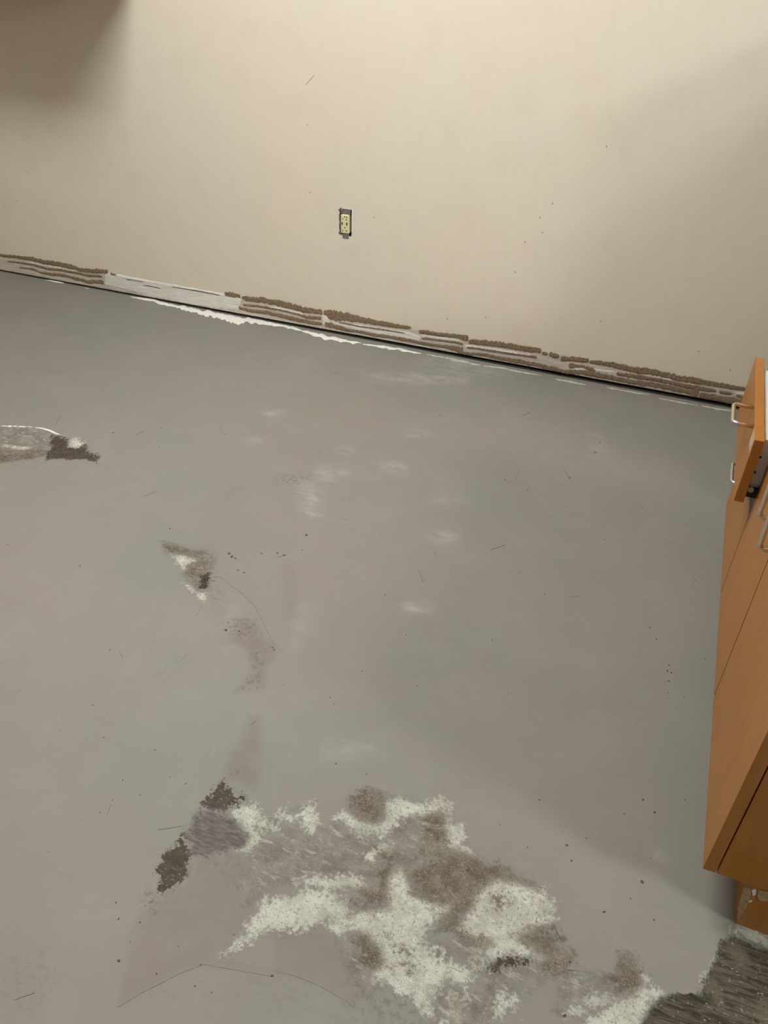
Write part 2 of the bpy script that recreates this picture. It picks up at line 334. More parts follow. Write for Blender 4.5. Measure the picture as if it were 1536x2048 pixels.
LAY = {
 'white': [
  (Z7, [(450-200,0)]) if False else None,
  (Z7, [(640,300),(680,260),(740,228),(795,228),(830,300),(900,330),(920,360),(800,350),(800,400),(765,470),(700,468),(740,440),(762,400),(740,370),(720,330),(680,290)]),
  (Z7, [(900,290),(950,255),(1000,290),(1060,230),(1110,225),(1112,320),(1090,380),(1060,340),(1020,290),(960,300)]),
  (Z8, [(60,270),(100,230),(150,255),(200,285),(270,298),(335,270),(335,180),(400,150),(500,190),(560,190),(640,150),(705,180),(705,235),(640,235),(560,250),(480,240),(400,290),(360,330),(290,375),(200,350),(130,300)]),
  (Z8, [(670,270),(700,290),(770,300),(790,380),(760,400),(820,470),(690,440),(720,400),(690,350)]),
  (Z8, [(220,465),(300,430),(340,415),(380,440),(300,460),(260,520),(235,510)]),
  (Z7, [(1005,628),(1040,598),(1150,588),(1300,600),(1360,625),(1390,650),(1280,668),(1150,652)]),
  (Z7, [(640,1000),(740,870),(800,770),(830,720),(930,700),(1010,680),(1090,670),(1200,690),(1250,720),(1260,780),(1380,780),(1480,860),(1560,900),(1560,1180),(1480,1170),(1400,1100),(1440,1050),(1430,980),(1370,900),(1290,880),(1240,910),(1190,880),(1150,830),(1080,850),(1000,880),(900,860),(820,885),(760,930)]),
  (Z8, [(360,600),(430,540),(450,580),(480,690),(600,740),(700,750),(720,800),(650,850),(560,880),(540,950),(600,1000),(620,1060),(700,1080),(770,1110),(830,1060),(870,1010),(930,970),(850,950),(760,920),(740,880),(780,810),(850,760),(830,700),(900,650),(960,615),(1050,620),(1150,650),(1230,690),(1270,720),(1292,715),(1285,800),(1290,830),(1240,850),(1200,880),(1110,910),(1080,950),(1150,990),(1240,1050),(1150,1060),(1050,1035),(970,1045),(900,1090),(830,1160),(770,1210),(700,1180),(600,1250),(590,1350),(540,1330),(500,1270),(400,1240),(330,1180),(310,1120),(350,1080),(300,1000),(270,950),(200,890),(190,810),(350,780),(340,680)]),
  (Z8, [(1150,660),(1230,640),(1235,690),(1180,690)]),
  (Z8, [(975,1250),(1010,1240),(1030,1265),(1060,1265),(1072,1300),(1060,1340),(1020,1340),(990,1370),(955,1378),(948,1330),(980,1310),(968,1270)]),
  (Z8, [(690,1270),(730,1258),(785,1270),(775,1320),(740,1375),(708,1362),(718,1310)]),
  (Z8, [(636,1390),(670,1358),(684,1390),(662,1430),(640,1430)]),
  (Z9, [(140,1130),(230,1118),(260,1170),(380,1130),(450,1060),(580,1010),(640,960),(700,960),(620,870),(640,840),(690,880),(740,960),(800,1010),(780,1050),(720,1090),(680,1160),(620,1300),(280,1300),(250,1180),(200,1160)]),
  (Z9, [(270,1060),(330,1000),(430,1010),(470,1050),(420,1100),(300,1110)]),
  (Z9, [(1265,585),(1300,528),(1345,528),(1460,560),(1600,610),(1620,720),(1480,660),(1400,632)]),
  (Z9, [(1060,900),(1100,860),(1160,755),(1170,790),(1120,900),(1120,1000),(1080,1035),(1055,960)]),
  (ZT, [(160,210),(240,215),(360,250),(330,300),(240,330),(190,280)]),
  (ZT, [(262,430),(340,490),(420,510),(390,585),(368,510),(290,480)]),
  (ZL, [(960,420),(1090,398),(1165,460),(1100,520),(1000,535),(930,500)]),
  (ZL, [(1000,590),(1120,560),(1130,575),(1010,610)]),
  (ZL, [(50,470),(200,500),(420,520),(330,545),(200,530),(60,500)]),
 ],
 'bare': [
  (Z8, [(160,150),(250,100),(300,140),(330,180),(330,270),(270,290),(200,280),(150,240)]),
  (Z8, [(540,330),(580,250),(650,235),(670,300),(650,370),(630,450),(610,400),(570,440),(540,450),(535,400)]),
  (Z8, [(290,450),(380,450),(400,490),(370,540),(350,600),(360,760),(300,740),(220,770),(170,740),(170,680),(240,650),(300,610),(330,530)]),
  (Z8, [(440,560),(520,520),(600,500),(650,450),(720,455),(830,490),(1000,550),(1100,610),(1220,660),(1190,672),(1060,625),(960,612),(880,660),(830,720),(780,800),(740,890),(900,940),(930,960),(870,980),(780,950),(720,900),(640,880),(620,800),(700,760),(600,740),(490,700),(480,640)]),
  (Z8, [(1080,950),(1110,910),(1270,880),(1320,940),(1260,1000),(1370,1010),(1375,1060),(1340,1130),(1240,1130),(1220,1080),(1240,1050),(1170,990)]),
  (Z8, [(150,910),(220,900),(290,980),(320,1050),(350,1080),(280,1100),(220,1080),(190,1010)]),
  (Z8, [(920,700),(1000,690),(1040,740),(1000,780),(930,760)]),
  (Z8, [(435,1000),(470,1000),(480,1100),(465,1125)]),
  (Z8, [(345,925),(370,950),(375,985),(355,970)]), (Z8, [(830,1075),(865,1065),(860,1105),(835,1100)]),
  (Z8, [(735,1290),(765,1290),(750,1350),(725,1340)]),
  (Z9, [(500,740),(550,740),(590,840),(640,850),(630,950),(580,1010),(500,1020),(450,980),(470,900)]),
  (ZT, [(280,300),(360,250),(430,205),(462,260),(455,330),(430,460),(370,490),(300,420),(265,380)]),
  (ZL, [(-900,520),(0,540),(330,560),(560,520),(700,560),(620,640),(440,680),(300,690),(0,740),(-500,740)]),
  (ZT, [(105,125),(165,140),(300,190),(430,205),(350,245),(240,215),(160,210),(120,180)]),
 ],
 'skim': [
  (Z7, [(800,330),(900,300),(960,340),(1150,370),(1200,310),(1260,380),(1400,400),(1500,390),(1560,400),(1560,480),(1420,500),(1440,600),(1330,610),(1040,600),(1000,640),(900,640),(830,700),(740,730),(720,640),(760,560),(790,480),(770,430),(800,390)]),
  (Z8, [(280,400),(400,300),(500,260),(560,250),(660,240),(700,300),(720,400),(810,470),(700,450),(600,500),(450,540),(390,530),(380,440)]),
  (Z8, [(600,1240),(700,1190),(770,1220),(830,1150),(900,1090),(970,1045),(1150,1060),(1250,1080),(1300,1150),(1200,1180),(1100,1250),(1000,1260),(950,1440),(600,1440),(590,1330)]),
  (Z8, [(590,1010),(640,950),(760,940),(880,990),(830,1060),(770,1110),(700,1080),(620,1070)]),
  (Z8, [(120,880),(200,960),(260,1060),(330,1120),(330,1220),(250,1240),(150,1160),(100,1000)]),
  (Z9, [(150,800),(240,850),(450,890),(440,1000),(300,1010),(260,1080),(140,1120),(60,1000),(80,880)]),
  (Z9, [(30,1120),(120,1120),(140,1170),(90,1190)]),
  (ZL, [(-900,300),(-300,235),(0,235),(400,245),(700,290),(960,390),(900,520),(700,560),(560,520),(330,560),(0,540),(-900,520)]),
  (Z7, [(1020,640),(1280,668),(1300,690),(1250,720),(1100,670)]),
 ],
 'dark': [
  (Z7, [(520,245),(580,140),(630,112),(690,170),(732,182),(700,230),(640,250)]),
  (Z7, [(340,470),(430,390),(462,500),(430,600),(360,660),(300,670),(310,590),(285,580)]),
  (ZL, [(720,340),(900,380),(960,430),(940,510),(1100,530),(1170,480),(1230,560),(1370,640),(1360,750),(1290,720),(1180,680),(1000,685),(850,680),(650,680),(640,620),(720,540),(700,430)]),
  (ZT, [(385,370),(452,340),(430,460),(360,475)]),
  (Z8, [(900,1130),(960,1060),(1050,1040),(1150,1060),(1120,1085),(1000,1090)]),
 ],
 'slate': [
  (Z7, [(480,290),(540,250),(640,262),(700,320),(762,385),(740,440),(640,470),(540,500),(470,485),(440,370)]),
 ],
 'ribbed': [
  (Z9, [(1225,640),(1290,610),(1400,650),(1480,690),(2080,900),(2220,1250),(1680,1570),(900,1460),(610,1350),(720,1100),(800,1045),(860,1030),(950,1020),(1060,1000),(1110,900),(1170,770)]),
 ]}
for k, items in LAY.items():
    for it in items:
        if it: add_layer(L[k], X, Y, FP(*it))
soft = {k: np.zeros(X.shape) for k in ('stain', 'cloud', 'grit')}
def add_soft(key, zr, pts, wd, amp=1.):
    acc = np.full(X.shape, -.3); poly = FP(zr, pts); add_layer(acc, X, Y, poly, .2)
    t = np.clip((acc+wd*.5)/wd, 0, 1); soft[key] = np.maximum(soft[key], amp*t*t*(3-2*t))
def ell(cx, cy, rx, ry, rot=0, k=18):
    return [(cx+rx*math.cos(2*math.pi*i/k)*math.cos(rot)-ry*math.sin(2*math.pi*i/k)*math.sin(rot),
             cy+rx*math.cos(2*math.pi*i/k)*math.sin(rot)+ry*math.sin(2*math.pi*i/k)*math.cos(rot)) for i in range(k)]
add_soft('stain', ZT, [(620,700),(770,720),(830,820),(940,900),(930,1000),(850,1060),(850,1210),(780,1180),(640,1240),(740,1150),(770,1090),(730,930),(640,890),(550,880),(600,840)], .028)
add_soft('stain', ZT, [(740,1430),(810,1420),(830,1600),(810,1900),(780,1960),(560,1900),(600,1700),(680,1640)], .03, .9)
add_soft('stain', Z7, [(160,850),(300,680),(440,640),(480,510),(640,480),(780,480),(790,560),(740,700),(800,740),(720,870),(620,1000),(560,1000),(700,1030),(880,1080),(900,880),(1100,830),(1200,900),(1300,1000),(1400,1100),(1400,1200),(1290,1260),(1100,1150),(900,1090),(720,1070),(540,1040),(400,1090),(200,1200),(90,1270),(130,1100)], .02, .55)
add_soft('stain', ZT, [(430,540),(500,540),(560,650),(600,760),(540,900),(480,960),(490,900),(540,800)], .02, .35)
add_soft('stain', ZT, [(1000,300),(1080,280),(1080,700),(1000,1000),(960,960),(1010,700)], .03, .3)
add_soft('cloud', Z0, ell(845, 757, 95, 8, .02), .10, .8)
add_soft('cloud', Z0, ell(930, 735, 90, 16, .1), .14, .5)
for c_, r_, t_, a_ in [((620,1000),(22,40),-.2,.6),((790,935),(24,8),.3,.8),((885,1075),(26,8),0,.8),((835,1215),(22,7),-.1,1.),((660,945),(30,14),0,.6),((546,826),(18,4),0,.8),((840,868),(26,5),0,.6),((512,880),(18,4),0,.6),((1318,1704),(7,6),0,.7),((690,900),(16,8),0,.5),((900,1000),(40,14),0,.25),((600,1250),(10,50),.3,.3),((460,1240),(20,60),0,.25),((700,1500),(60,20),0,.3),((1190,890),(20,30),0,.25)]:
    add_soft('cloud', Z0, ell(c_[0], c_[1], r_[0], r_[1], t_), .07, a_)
for zr, pts, wd, a_ in [(ZT, [(600,690),(780,700),(840,820),(650,860),(560,780)], .02, .8), (ZT, [(730,930),(860,920),(840,1230),(640,1240),(760,1080)], .02, .7),
        (ZT, [(440,470),(540,480),(540,570),(470,560)], .02, .6), (ZT, [(560,1780),(700,1790),(700,1880),(590,1880)], .02, .5),
        (Z7, [(230,660),(330,680),(300,800),(200,760)], .02, .8), (Z7, [(1180,880),(1400,1080),(1420,1220),(1300,1200),(1240,1000)], .03, .9),
        (Z7, [(500,510),(760,500),(760,760),(700,760),(640,600)], .03, .45), (Z0, ell(990, 935, 120, 40), .1, .10), (Z0, ell(1110, 965, 60, 22), .06, .14),
        (Z0, ell(585, 958, 40, 10), .04, .7), (Z0, ell(60, 1960, 50, 60), .06, .3), (Z0, ell(1100, 1020, 60, 30), .06, .14), (Z0, ell(330, 1300, 50, 60), .06, .15),
        (Z0, ell(500, 1990, 250, 40), .08, .15), (Z0, ell(820, 2010, 130, 40), .04, .6), (Z0, ell(1180, 2000, 60, 40), .04, .6), (Z0, ell(1090, 1900, 30, 60), .03, .7)]:
    add_soft('grit', zr, pts, wd, a_)
# patch ownership and relief
own = np.zeros(X.shape, int); psd = {}
edge_n = fbm(X, Y, 60, 3, 4)*.02
for i, (k, items) in enumerate(PATCH.items(), 1):
    acc = np.full(X.shape, -.12)
    for it in items: add_layer(acc, X, Y, FP(*it))
    psd[k] = acc+edge_n; own[psd[k] > 0] = i
Zf = fbm(X, Y, 2.2, 11, 3)*.002*np.clip((X+2.9)/.3, 0, 1)
inside = np.max(np.stack(list(psd.values())), 0)
t = np.clip(inside/.006, 0, 1); Zf -= .0022*t
tw = np.clip((L['white']+fbm(X, Y, 90, 5)*.03)/.01, 0, 1); Zf += tw*(.0016+.0016*fbm(X, Y, 45, 8))
tb = np.clip((L['bare']+fbm(X, Y, 90, 6)*.03)/.01, 0, 1); Zf += tb*(.0028*fbm(X, Y, 60, 9)-.0004)
tr = np.clip(L['ribbed']/.01, 0, 1)
u = X*math.cos(RIB_ANG)+Y*math.sin(RIB_ANG); v = -X*math.sin(RIB_ANG)+Y*math.cos(RIB_ANG)
Zf += tr*.0022*np.sin((v+fbm(X, Y, 9, 31)*.03)*2*math.pi/.016)*np.clip(.5+1.5*fbm(X, Y, 14, 37), 0, 1)
lip = np.exp(-((inside+.003)/.004)**2); Zf += lip*.0012
flat = (Y > WALL_Y-.06) | (X > .72); Zf[flat] *= .3
ny, nx = X.shape
idx = np.arange(ny*nx).reshape(ny, nx)
quads = np.stack([idx[:-1, :-1], idx[:-1, 1:], idx[1:, 1:], idx[1:, :-1]], -1).reshape(-1, 4)
fown = own[:-1, :-1].reshape(-1)
co = np.stack([X, Y, Zf], -1).reshape(-1, 3)
attrs = {**L, **soft}
def grid_part(name, sel, parent=None):
    q = quads[sel]; used, inv = np.unique(q, return_inverse=True); q = inv.reshape(-1, 4)
    me = bpy.data.meshes.new(name)
    me.vertices.add(len(used)); me.vertices.foreach_set('co', co[used].astype(np.float32).ravel())
    me.loops.add(q.size); me.loops.foreach_set('vertex_index', q.astype(np.int32).ravel())
    me.polygons.add(len(q)); me.polygons.foreach_set('loop_start', np.arange(0, q.size, 4, dtype=np.int32))
    me.polygons.foreach_set('use_smooth', np.ones(len(q), bool))
    me.update(calc_edges=True)
    for k, a in attrs.items():
        at = me.attributes.new(k, 'FLOAT', 'POINT'); at.data.foreach_set('value', a.reshape(-1)[used].astype(np.float32))
    me.materials.append(M_FLOOR)
    o = bpy.data.objects.new(name, me); C.objects.link(o)
    if parent: o.parent = parent
    return o
floor = struct(grid_part('floor', fown == 0))
floor['label'] = 'grey levelling compound floor with worn patches'
for i, (k, lab) in enumerate([('big', 'broken patch of white plaster over brown slab'), ('corner', 'ribbed brown mortar bared beside the cabinet'),
                              ('torn', 'small triangular hole in the grey coat'), ('edge', 'long dark hole in the grey coat')], 1):
    o = grid_part('bare_patch', fown == i, floor); o['label'] = lab

# ------------------------------------------------------------------ room shell
def plane(name, vs, mat): return struct(mesh_obj(name, vs, [(0, 1, 2, 3)], mat))
STRIP_Z = .094
def gap_z(x):                               # underside of the wallboard, uneven
    return .010+.010*np.clip((x+2.9)/3.1, 0, 1)
ox0, oz0 = W(679.0, 470.5); ox1, oz1 = W(703.6, 419.5)
OZ0, OZ1 = oz0, oz1; OX0, OX1 = ox0, ox1
xs = [RX0, OX0, OX1, RX1]; zs = [STRIP_Z-.012, OZ0, OZ1, CEIL]
vv = [(x, WALL_Y, z) for z in zs for x in xs]; ff = []
for j in range(3):
    for i in range(3):
        if (i, j) != (1, 1): a = j*4+i; ff.append((a, a+1, a+5, a+4))
n0 = len(vv)                               # reveal of the outlet opening
vv += [(OX0, WALL_Y+.014, OZ0), (OX1, WALL_Y+.014, OZ0), (OX1, WALL_Y+.014, OZ1), (OX0, WALL_Y+.014, OZ1)]
c4 = [5, 6, 10, 9]
for i in range(4): ff.append((c4[i], c4[(i+1) % 4], n0+(i+1) % 4, n0+i))
wall = struct(mesh_obj('wall_back', vv, ff, M_WALL))
plane('wall_left', [(RX0, RY0, 0), (RX0, WALL_Y, 0), (RX0, WALL_Y, CEIL), (RX0, RY0, CEIL)], M_WALL)
plane('wall_right', [(RX1, WALL_Y, 0), (RX1, RY0, 0), (RX1, RY0, CEIL), (RX1, WALL_Y, CEIL)], M_WALL)
plane('wall_front', [(RX1, RY0, 0), (RX0, RY0, 0), (RX0, RY0, CEIL), (RX1, RY0, CEIL)], M_WALL)
plane('ceiling', [(RX0, WALL_Y, CEIL), (RX1, WALL_Y, CEIL), (RX1, RY0, CEIL), (RX0, RY0, CEIL)], M_CEIL)

# bare strip left by the removed cove base
sx = lines([(RX0, -3.1, .05), (-3.1, .45, .005), (.45, RX1, .1)]); nz = 26
SX, T = np.meshgrid(sx, np.linspace(0, 1, nz))
top = STRIP_Z-.004+fbm(SX, SX*0, 40, 51)*.006
bot = gap_z(SX)+fbm(SX, SX*0, 25, 53)*.003
SZ = bot+(top-bot)*T
wsd = np.full(SX.shape, -.05)
WHITE = [(Z4, [(620,185),(700,190),(800,208),(880,208),(980,235),(1100,265),(1200,285),(1325,300),(1430,350),(1410,408),(1300,402),(1100,377),(1000,352),(880,332),(760,297),(620,265)]),
         (Z4, [(180,130),(400,165),(600,195),(600,205),(400,180),(200,145)]),
         (Z5, [(690,235),(900,260),(1150,298),(1200,320),(1180,348),(1000,318),(850,288),(720,258)]), (Z5, [(1200,310),(1430,340),(1440,352),(1210,325)]),
         (Z5, [(270,140),(400,155),(540,190),(520,205),(380,180)]), (Z5, [(640,205),(665,195),(680,240),(645,255)]),
         (Z6, [(600,278),(670,280),(670,295),(600,292)]), (Z6, [(690,278),(800,295),(900,315),(800,305),(700,300)]), (Z6, [(70,165),(250,190),(430,222),(430,235),(220,205),(80,190)]),
         (Z6, [(900,305),(1050,325),(1150,350),(1040,340)]), (Z6, [(1370,392),(1420,398),(1420,412),(1380,410)])]
for it in WHITE: wsd = np.maximum(wsd, sd_poly(SX, SZ, WP(*it)))
SY = WALL_Y-.0012-.0016*fbm(SX, SZ*6, 25, 57, 4)-.0016*np.clip(wsd/.006, 0, 1)
SY += .004*np.clip((T-.9)/.1, 0, 1)
vs = np.stack([SX, SY, SZ], -1).reshape(-1, 3); ni = sx.size
ff = [(j*ni+i, j*ni+i+1, (j+1)*ni+i+1, (j+1)*ni+i) for j in range(nz-1) for i in range(ni-1)]
strip = mesh_obj('bare_strip', vs, ff, M_STRIP, wall, True)
strip['label'] = 'pale bare strip where the cove base was removed'
at = strip.data.attributes.new('white', 'FLOAT', 'POINT'); at.data.foreach_set('value', wsd.ravel().astype(np.float32))
# wallboard thickness under the strip, gap and the dark track
b = MB(); b.box((RX0, WALL_Y+.022, -.01), (RX1, WALL_Y+.03, .12)); b.build('sole_plate', M_GAP, wall)
b = MB(); b.box((RX0, WALL_Y+.004, -.002), (RX1, WALL_Y+.022, .0055)); b.build('bottom_track', M_TRACK, wall, .0015)
mb = MB()
k0 = 0
for x in sx[::4]:
    z = float(gap_z(x)); mb.v += [(x, WALL_Y-.002, z+.004), (x, WALL_Y-.001, z-.001), (x, WALL_Y+.013, z-.001), (x, WALL_Y+.013, z+.01)]
kk = len(sx[::4])
for i in range(kk-1):
    for j in range(3): a = i*4+j; mb.f.append((a, a+1, a+5, a+4))
mb.build('board_edge', M_STRIP, wall)

def ribbon(name, zr, pts, wid, mat, parent, jag=.5, thick=.0008, step=.003):
    """irregular raised smear on the back wall along a traced centre line"""
    ctr = []; hw = []
    for p, wz in zip(pts, wid):
        a = WP(zr, [(p[0], p[1]-wz/2), (p[0], p[1]+wz/2)]); ctr.append(a.mean(0)); hw.append(abs(a[0, 1]-a[1, 1])/2)
    ctr = np.array(ctr); s = np.r_[0, np.cumsum(np.hypot(*np.diff(ctr, axis=0).T))]
    q = np.linspace(0, s[-1], max(4, int(s[-1]/step)))
    x = np.interp(q, s, ctr[:, 0]); z = np.interp(q, s, ctr[:, 1]); h = np.interp(q, s, hw)
    sd = rng.integers(1000)
    up = h*(1+jag*2.2*fbm(q, q*0, 150, sd, 4)); dn = h*(1+jag*2.2*fbm(q, q*0, 120, sd+5, 4))
    z = z+.0022*fbm(q, q*0, 30, sd+9, 3)
    en = np.minimum(1, .45+np.minimum(q, s[-1]-q)/.005); up *= en; dn *= en
    vs = []; k = len(q)
    for i in range(k):
        ys = thick*(1+.7*math.sin(i*1.7+sd)*.5)
        for fr, yy in ((1., -.0002), (.7, ys), (.1, ys*(.7+.5*rng.random())), (-.6, ys), (-1., -.0002)):
            zz = z[i]+(up[i] if fr > 0 else dn[i])*fr
            vs.append((x[i], WALL_Y-.0034-yy, zz))
    ff = [(i*5+j, i*5+j+1, i*5+j+6, i*5+j+5) for i in range(k-1) for j in range(4)]
    return mesh_obj(name, vs, ff, mat, parent)
GLUE = [
 (Z4, [(0,88),(100,98),(200,112),(260,128),(340,140),(420,155),(480,175),(560,182),(640,185)], [14,16,22,26,26,28,20,26,22]),
 (Z4, [(50,124),(120,132),(200,145),(280,168),(360,175),(440,190),(520,208),(605,214)], [6,8,10,12,12,12,12,12]),
 (Z4, [(120,160),(200,170),(240,190),(300,200),(380,206),(440,222),(520,245),(615,247)], [6,8,10,14,14,16,16,22]),
 (Z4, [(655,198),(688,204)], [12,8]),
 (Z5, [(85,75),(130,82),(175,92)], [22,26,20]),
 (Z5, [(185,98),(240,108),(300,112),(380,128),(460,145),(540,170),(640,180)], [22,26,30,32,32,32,26]),
 (Z5, [(650,178),(700,200),(760,205),(850,222),(950,240),(1050,257),(1145,270)], [24,56,46,34,28,22,16]),
 (Z5, [(165,155),(240,175),(330,183),(400,200),(470,218),(540,232),(640,248)], [16,18,18,20,22,20,14]),
 (Z5, [(190,138),(300,150),(400,170),(480,188),(560,210),(635,215)], [10,12,10,8,16,16]),
 (Z5, [(655,250),(700,258),(780,282),(850,292),(950,312),(1050,325),(1150,345),(1250,365),(1350,378),(1440,400)], [24,26,18,14,16,16,16,14,18,40]),
 (Z5, [(735,238),(850,262),(950,275),(1050,290),(1110,300)], [8,8,8,8,5]),
 (Z5, [(1190,290),(1250,298),(1320,308),(1400,315),(1470,330)], [18,22,20,24,34]),
 (Z5, [(1205,328),(1300,340),(1400,352),(1440,362)], [8,8,10,16]),
 (Z6, [(92,150),(160,155),(240,165),(320,178),(400,190),(440,195)], [22,26,26,26,24,22]),
 (Z6, [(446,205),(472,210)], [14,14]), (Z6, [(480,212),(527,222)], [22,18]),
 (Z6, [(535,232),(600,236),(670,242)], [22,24,18]),
 (Z6, [(675,248),(740,255),(800,265),(880,285),(960,295),(1050,315),(1150,335),(1250,350),(1330,365),(1480,386)], [12,22,26,26,30,26,30,24,22,14]),
 (Z6, [(80,178),(200,195),(320,212),(420,226)], [8,10,8,12]),
 (Z6, [(60,208),(160,212),(240,230),(330,245),(420,262),(500,282),(560,297),(640,298),(720,312),(800,328),(880,345),(960,355),(1060,372),(1140,390),(1200,402)], [14,12,16,18,18,20,18,26,22,24,22,24,24,24,36]),
 (Z6, [(575,265),(640,270),(690,285),(702,300)], [22,10,18,20]),
 (Z6, [(805,305),(870,315),(960,328),(1060,345),(1140,365),(1200,375),(1285,388)], [14,20,16,18,18,22,12]),
 (Z6, [(1300,392),(1362,402)], [14,12]), (Z6, [(1380,412),(1450,424)], [10,8]),
 (Z6, [(1205,408),(1280,420),(1340,430),(1420,446)], [28,26,32,30])]
for zr, pts, wd in GLUE:
    ribbon('glue_streak', zr, pts, wd, M_GLUE, wall)
for zr, pts, wd in [(Z4, [(750,230),(800,238),(850,246)], [3,4,3]), (Z4, [(850,265),(900,273),(950,285)], [3,4,3]), (Z4, [(1020,276),(1100,288),(1200,305),(1300,324)], [3,4,5,4])]:
    ribbon('trowel_line', zr, pts, wd, M_SCUFF, wall, .5, .0008)

# ------------------------------------------------------------------ flat smears of plaster on the floor
def smear(zr, pts, wid, seed):
    """traced centre line with widths, as a thin raised scab with a ragged edge"""
    A = FP(zr, [(x, y-w_/2) for (x, y), w_ in zip(pts, wid)]); B = FP(zr, [(x, y+w_/2) for (x, y), w_ in zip(pts, wid)])
    mid_ = (A+B)/2; s_ = np.r_[0, np.cumsum(np.hypot(*np.diff(mid_, axis=0).T))]; q = np.linspace(0, s_[-1], max(4, int(s_[-1]/.006)))
    I = lambda M_: np.stack([np.interp(q, s_, M_[:, 0]), np.interp(q, s_, M_[:, 1])], -1)
    A, B = I(A), I(B); c_ = (A+B)/2
    fa = (1+2.2*fbm(q, q*0, 40, seed))*np.minimum(1, .15+np.minimum(q, s_[-1]-q)/.03); fb = (1+2.6*fbm(q, q*0, 55, seed+7))*np.minimum(1, .15+np.minimum(q, s_[-1]-q)/.03)
    vs = []
    for i in range(len(q)):
        for f_, base, z in ((fa[i], A[i], -.001), (fa[i]*.75, A[i], .0016), (0, A[i], .0022+.0008*rng.random()), (fb[i]*.8, B[i], .0014), (fb[i], B[i], -.001)):
            v_ = c_[i]+(base-c_[i])*max(.05, f_) if f_ else c_[i]; vs.append((v_[0], v_[1], z))
    return mesh_obj('plaster_smear', vs, [(i*5+j, i*5+j+5, i*5+j+6, i*5+j+1) for i in range(len(q)-1) for j in range(4)], M_PLASTER if seed < 40 else M_SMEARG, floor)
for i, (zr, pts, wd) in enumerate([
  (Z4, [(265,237),(320,244),(380,256)], [3,9,5]), (Z4, [(500,283),(525,288)], [5,5]),
  (Z4, [(770,336),(900,356),(1000,385),(1100,403),(1250,440),(1400,470),(1540,482)], [4,16,18,22,32,36,20]),
  (Z5, [(20,196),(120,222),(190,232),(300,242),(420,262),(520,288)], [22,34,32,20,16,14]),
  (Z5, [(520,290),(640,320),(760,346),(860,360)], [14,22,20,10]),
  (Z5, [(870,366),(1000,383),(1120,404),(1200,420)], [8,14,12,8]), (Z5, [(1230,424),(1330,442),(1470,466)], [10,10,5]),
  (Z6, [(0,244),(80,254),(150,268)], [8,10,6]), (Z6, [(160,270),(240,278),(330,298),(440,318)], [6,6,6,4]),
  (Z6, [(505,334),(580,348),(655,362)], [6,10,5]), (Z6, [(757,375),(850,393),(960,411)], [8,10,6]),
  (Z6, [(1010,428),(1100,444),(1200,462)], [4,7,4]), (Z6, [(1210,462),(1290,478),(1375,490)], [4,9,6])]):
    smear(zr, pts, wd, i*7+1)

# scratches and trowel lines: thin grooves on the floor coat
def line_floor(name, zr, pts, wd, mat=None, z=.0009):
    P = FP(zr, pts); s = np.r_[0, np.cumsum(np.hypot(*np.diff(P, axis=0).T))]; q = np.linspace(0, s[-1], max(3, int(s[-1]/.008)))
    x = np.interp(q, s, P[:, 0]); y = np.interp(q, s, P[:, 1]); sd = rng.integers(1000)
    x += .002*fbm(q, q*0, 60, sd); y += .002*fbm(q, q*0, 60, sd+4)
    tx = np.gradient(x); ty = np.gradient(y); ln = np.hypot(tx, ty)+1e-9; nxx, nyy = -ty/ln, tx/ln
    h = wd/2*(.6+1.6*np.abs(fbm(q, q*0, 90, sd+8)))*np.minimum(1, np.minimum(q, s[-1]-q)/(.15*s[-1]+1e-6)+.15)
    ix = np.clip(np.searchsorted(gx, x), 0, nx-1); iy = np.clip(np.searchsorted(gy, y), 0, ny-1)
    zz = Zf[iy, ix]+z
    k = len(q); vs = []
    for i in range(k):
        vs += [(x[i]-nxx[i]*h[i], y[i]-nyy[i]*h[i], zz[i]-.0014), (x[i], y[i], zz[i]), (x[i]+nxx[i]*h[i], y[i]+nyy[i]*h[i], zz[i]-.0014)]
    ff = [(i*3+j, i*3+j+1, i*3+j+4, i*3+j+3) for i in range(k-1) for j in range(2)]
    return mesh_obj(name, vs, ff, mat or M_SCUFF, floor)
line_floor('plaster_rim', ZL, [(-300,224),(0,224),(200,228),(400,234),(550,250),(680,278),(850,352),(970,384)], .010, M_PLASTER)
TROWEL = [(Z7, [(90,1268),(200,1200),(400,1098),(540,1045)], .0022), (Z7, [(540,1050),(720,1080),(880,1110)], .0018), (Z7, [(900,1082),(1000,1108),(1130,1160),(1290,1255)], .0016),
  (ZT, [(470,385),(520,390),(600,450),(700,520),(780,600),(830,700),(880,800),(930,890),(935,960)], .002), (ZT, [(390,590),(355,660),(320,705)], .0012), (ZT, [(280,950),(240,1000),(205,1035)], .0012),
  (Z9, [(120,845),(240,855),(350,878),(470,885)], .0016), (Z9, [(30,530),(80,640)], .0018), (ZL, [(480,810),(600,740),(720,690)], .004)]
for zr, pts, wd in TROWEL: line_floor('trowel_ridge', zr, pts, wd*.8, M_RIDGE, .0006)
SCR = [[(836,1140),(842,1152),(848,1165)],[(667,745),(680,746)],[(288,993),(315,981)],[(1128,938),(1140,958)],[(1046,832),(1060,824)],[(316,1660),(345,1655),(368,1652)],[(868,1100),(872,1112)],[(214,1630),(222,1608)],[(500,1450),(512,1442)],[(555,1114),(574,1110)],[(440,850),(446,866)],[(238,1300),(246,1318)],[(1030,960),(1040,940)],[(270,870),(290,862)],[(120,830),(112,850)],[(905,1935),(925,1945)],[(1385,2010),(1440,2030)],[(30,2000),(70,1985)],[(1140,1195),(1160,1192)],[(980,1100),(1010,1090)]]
for p in SCR: line_floor('scratch', Z0, p, .0016)

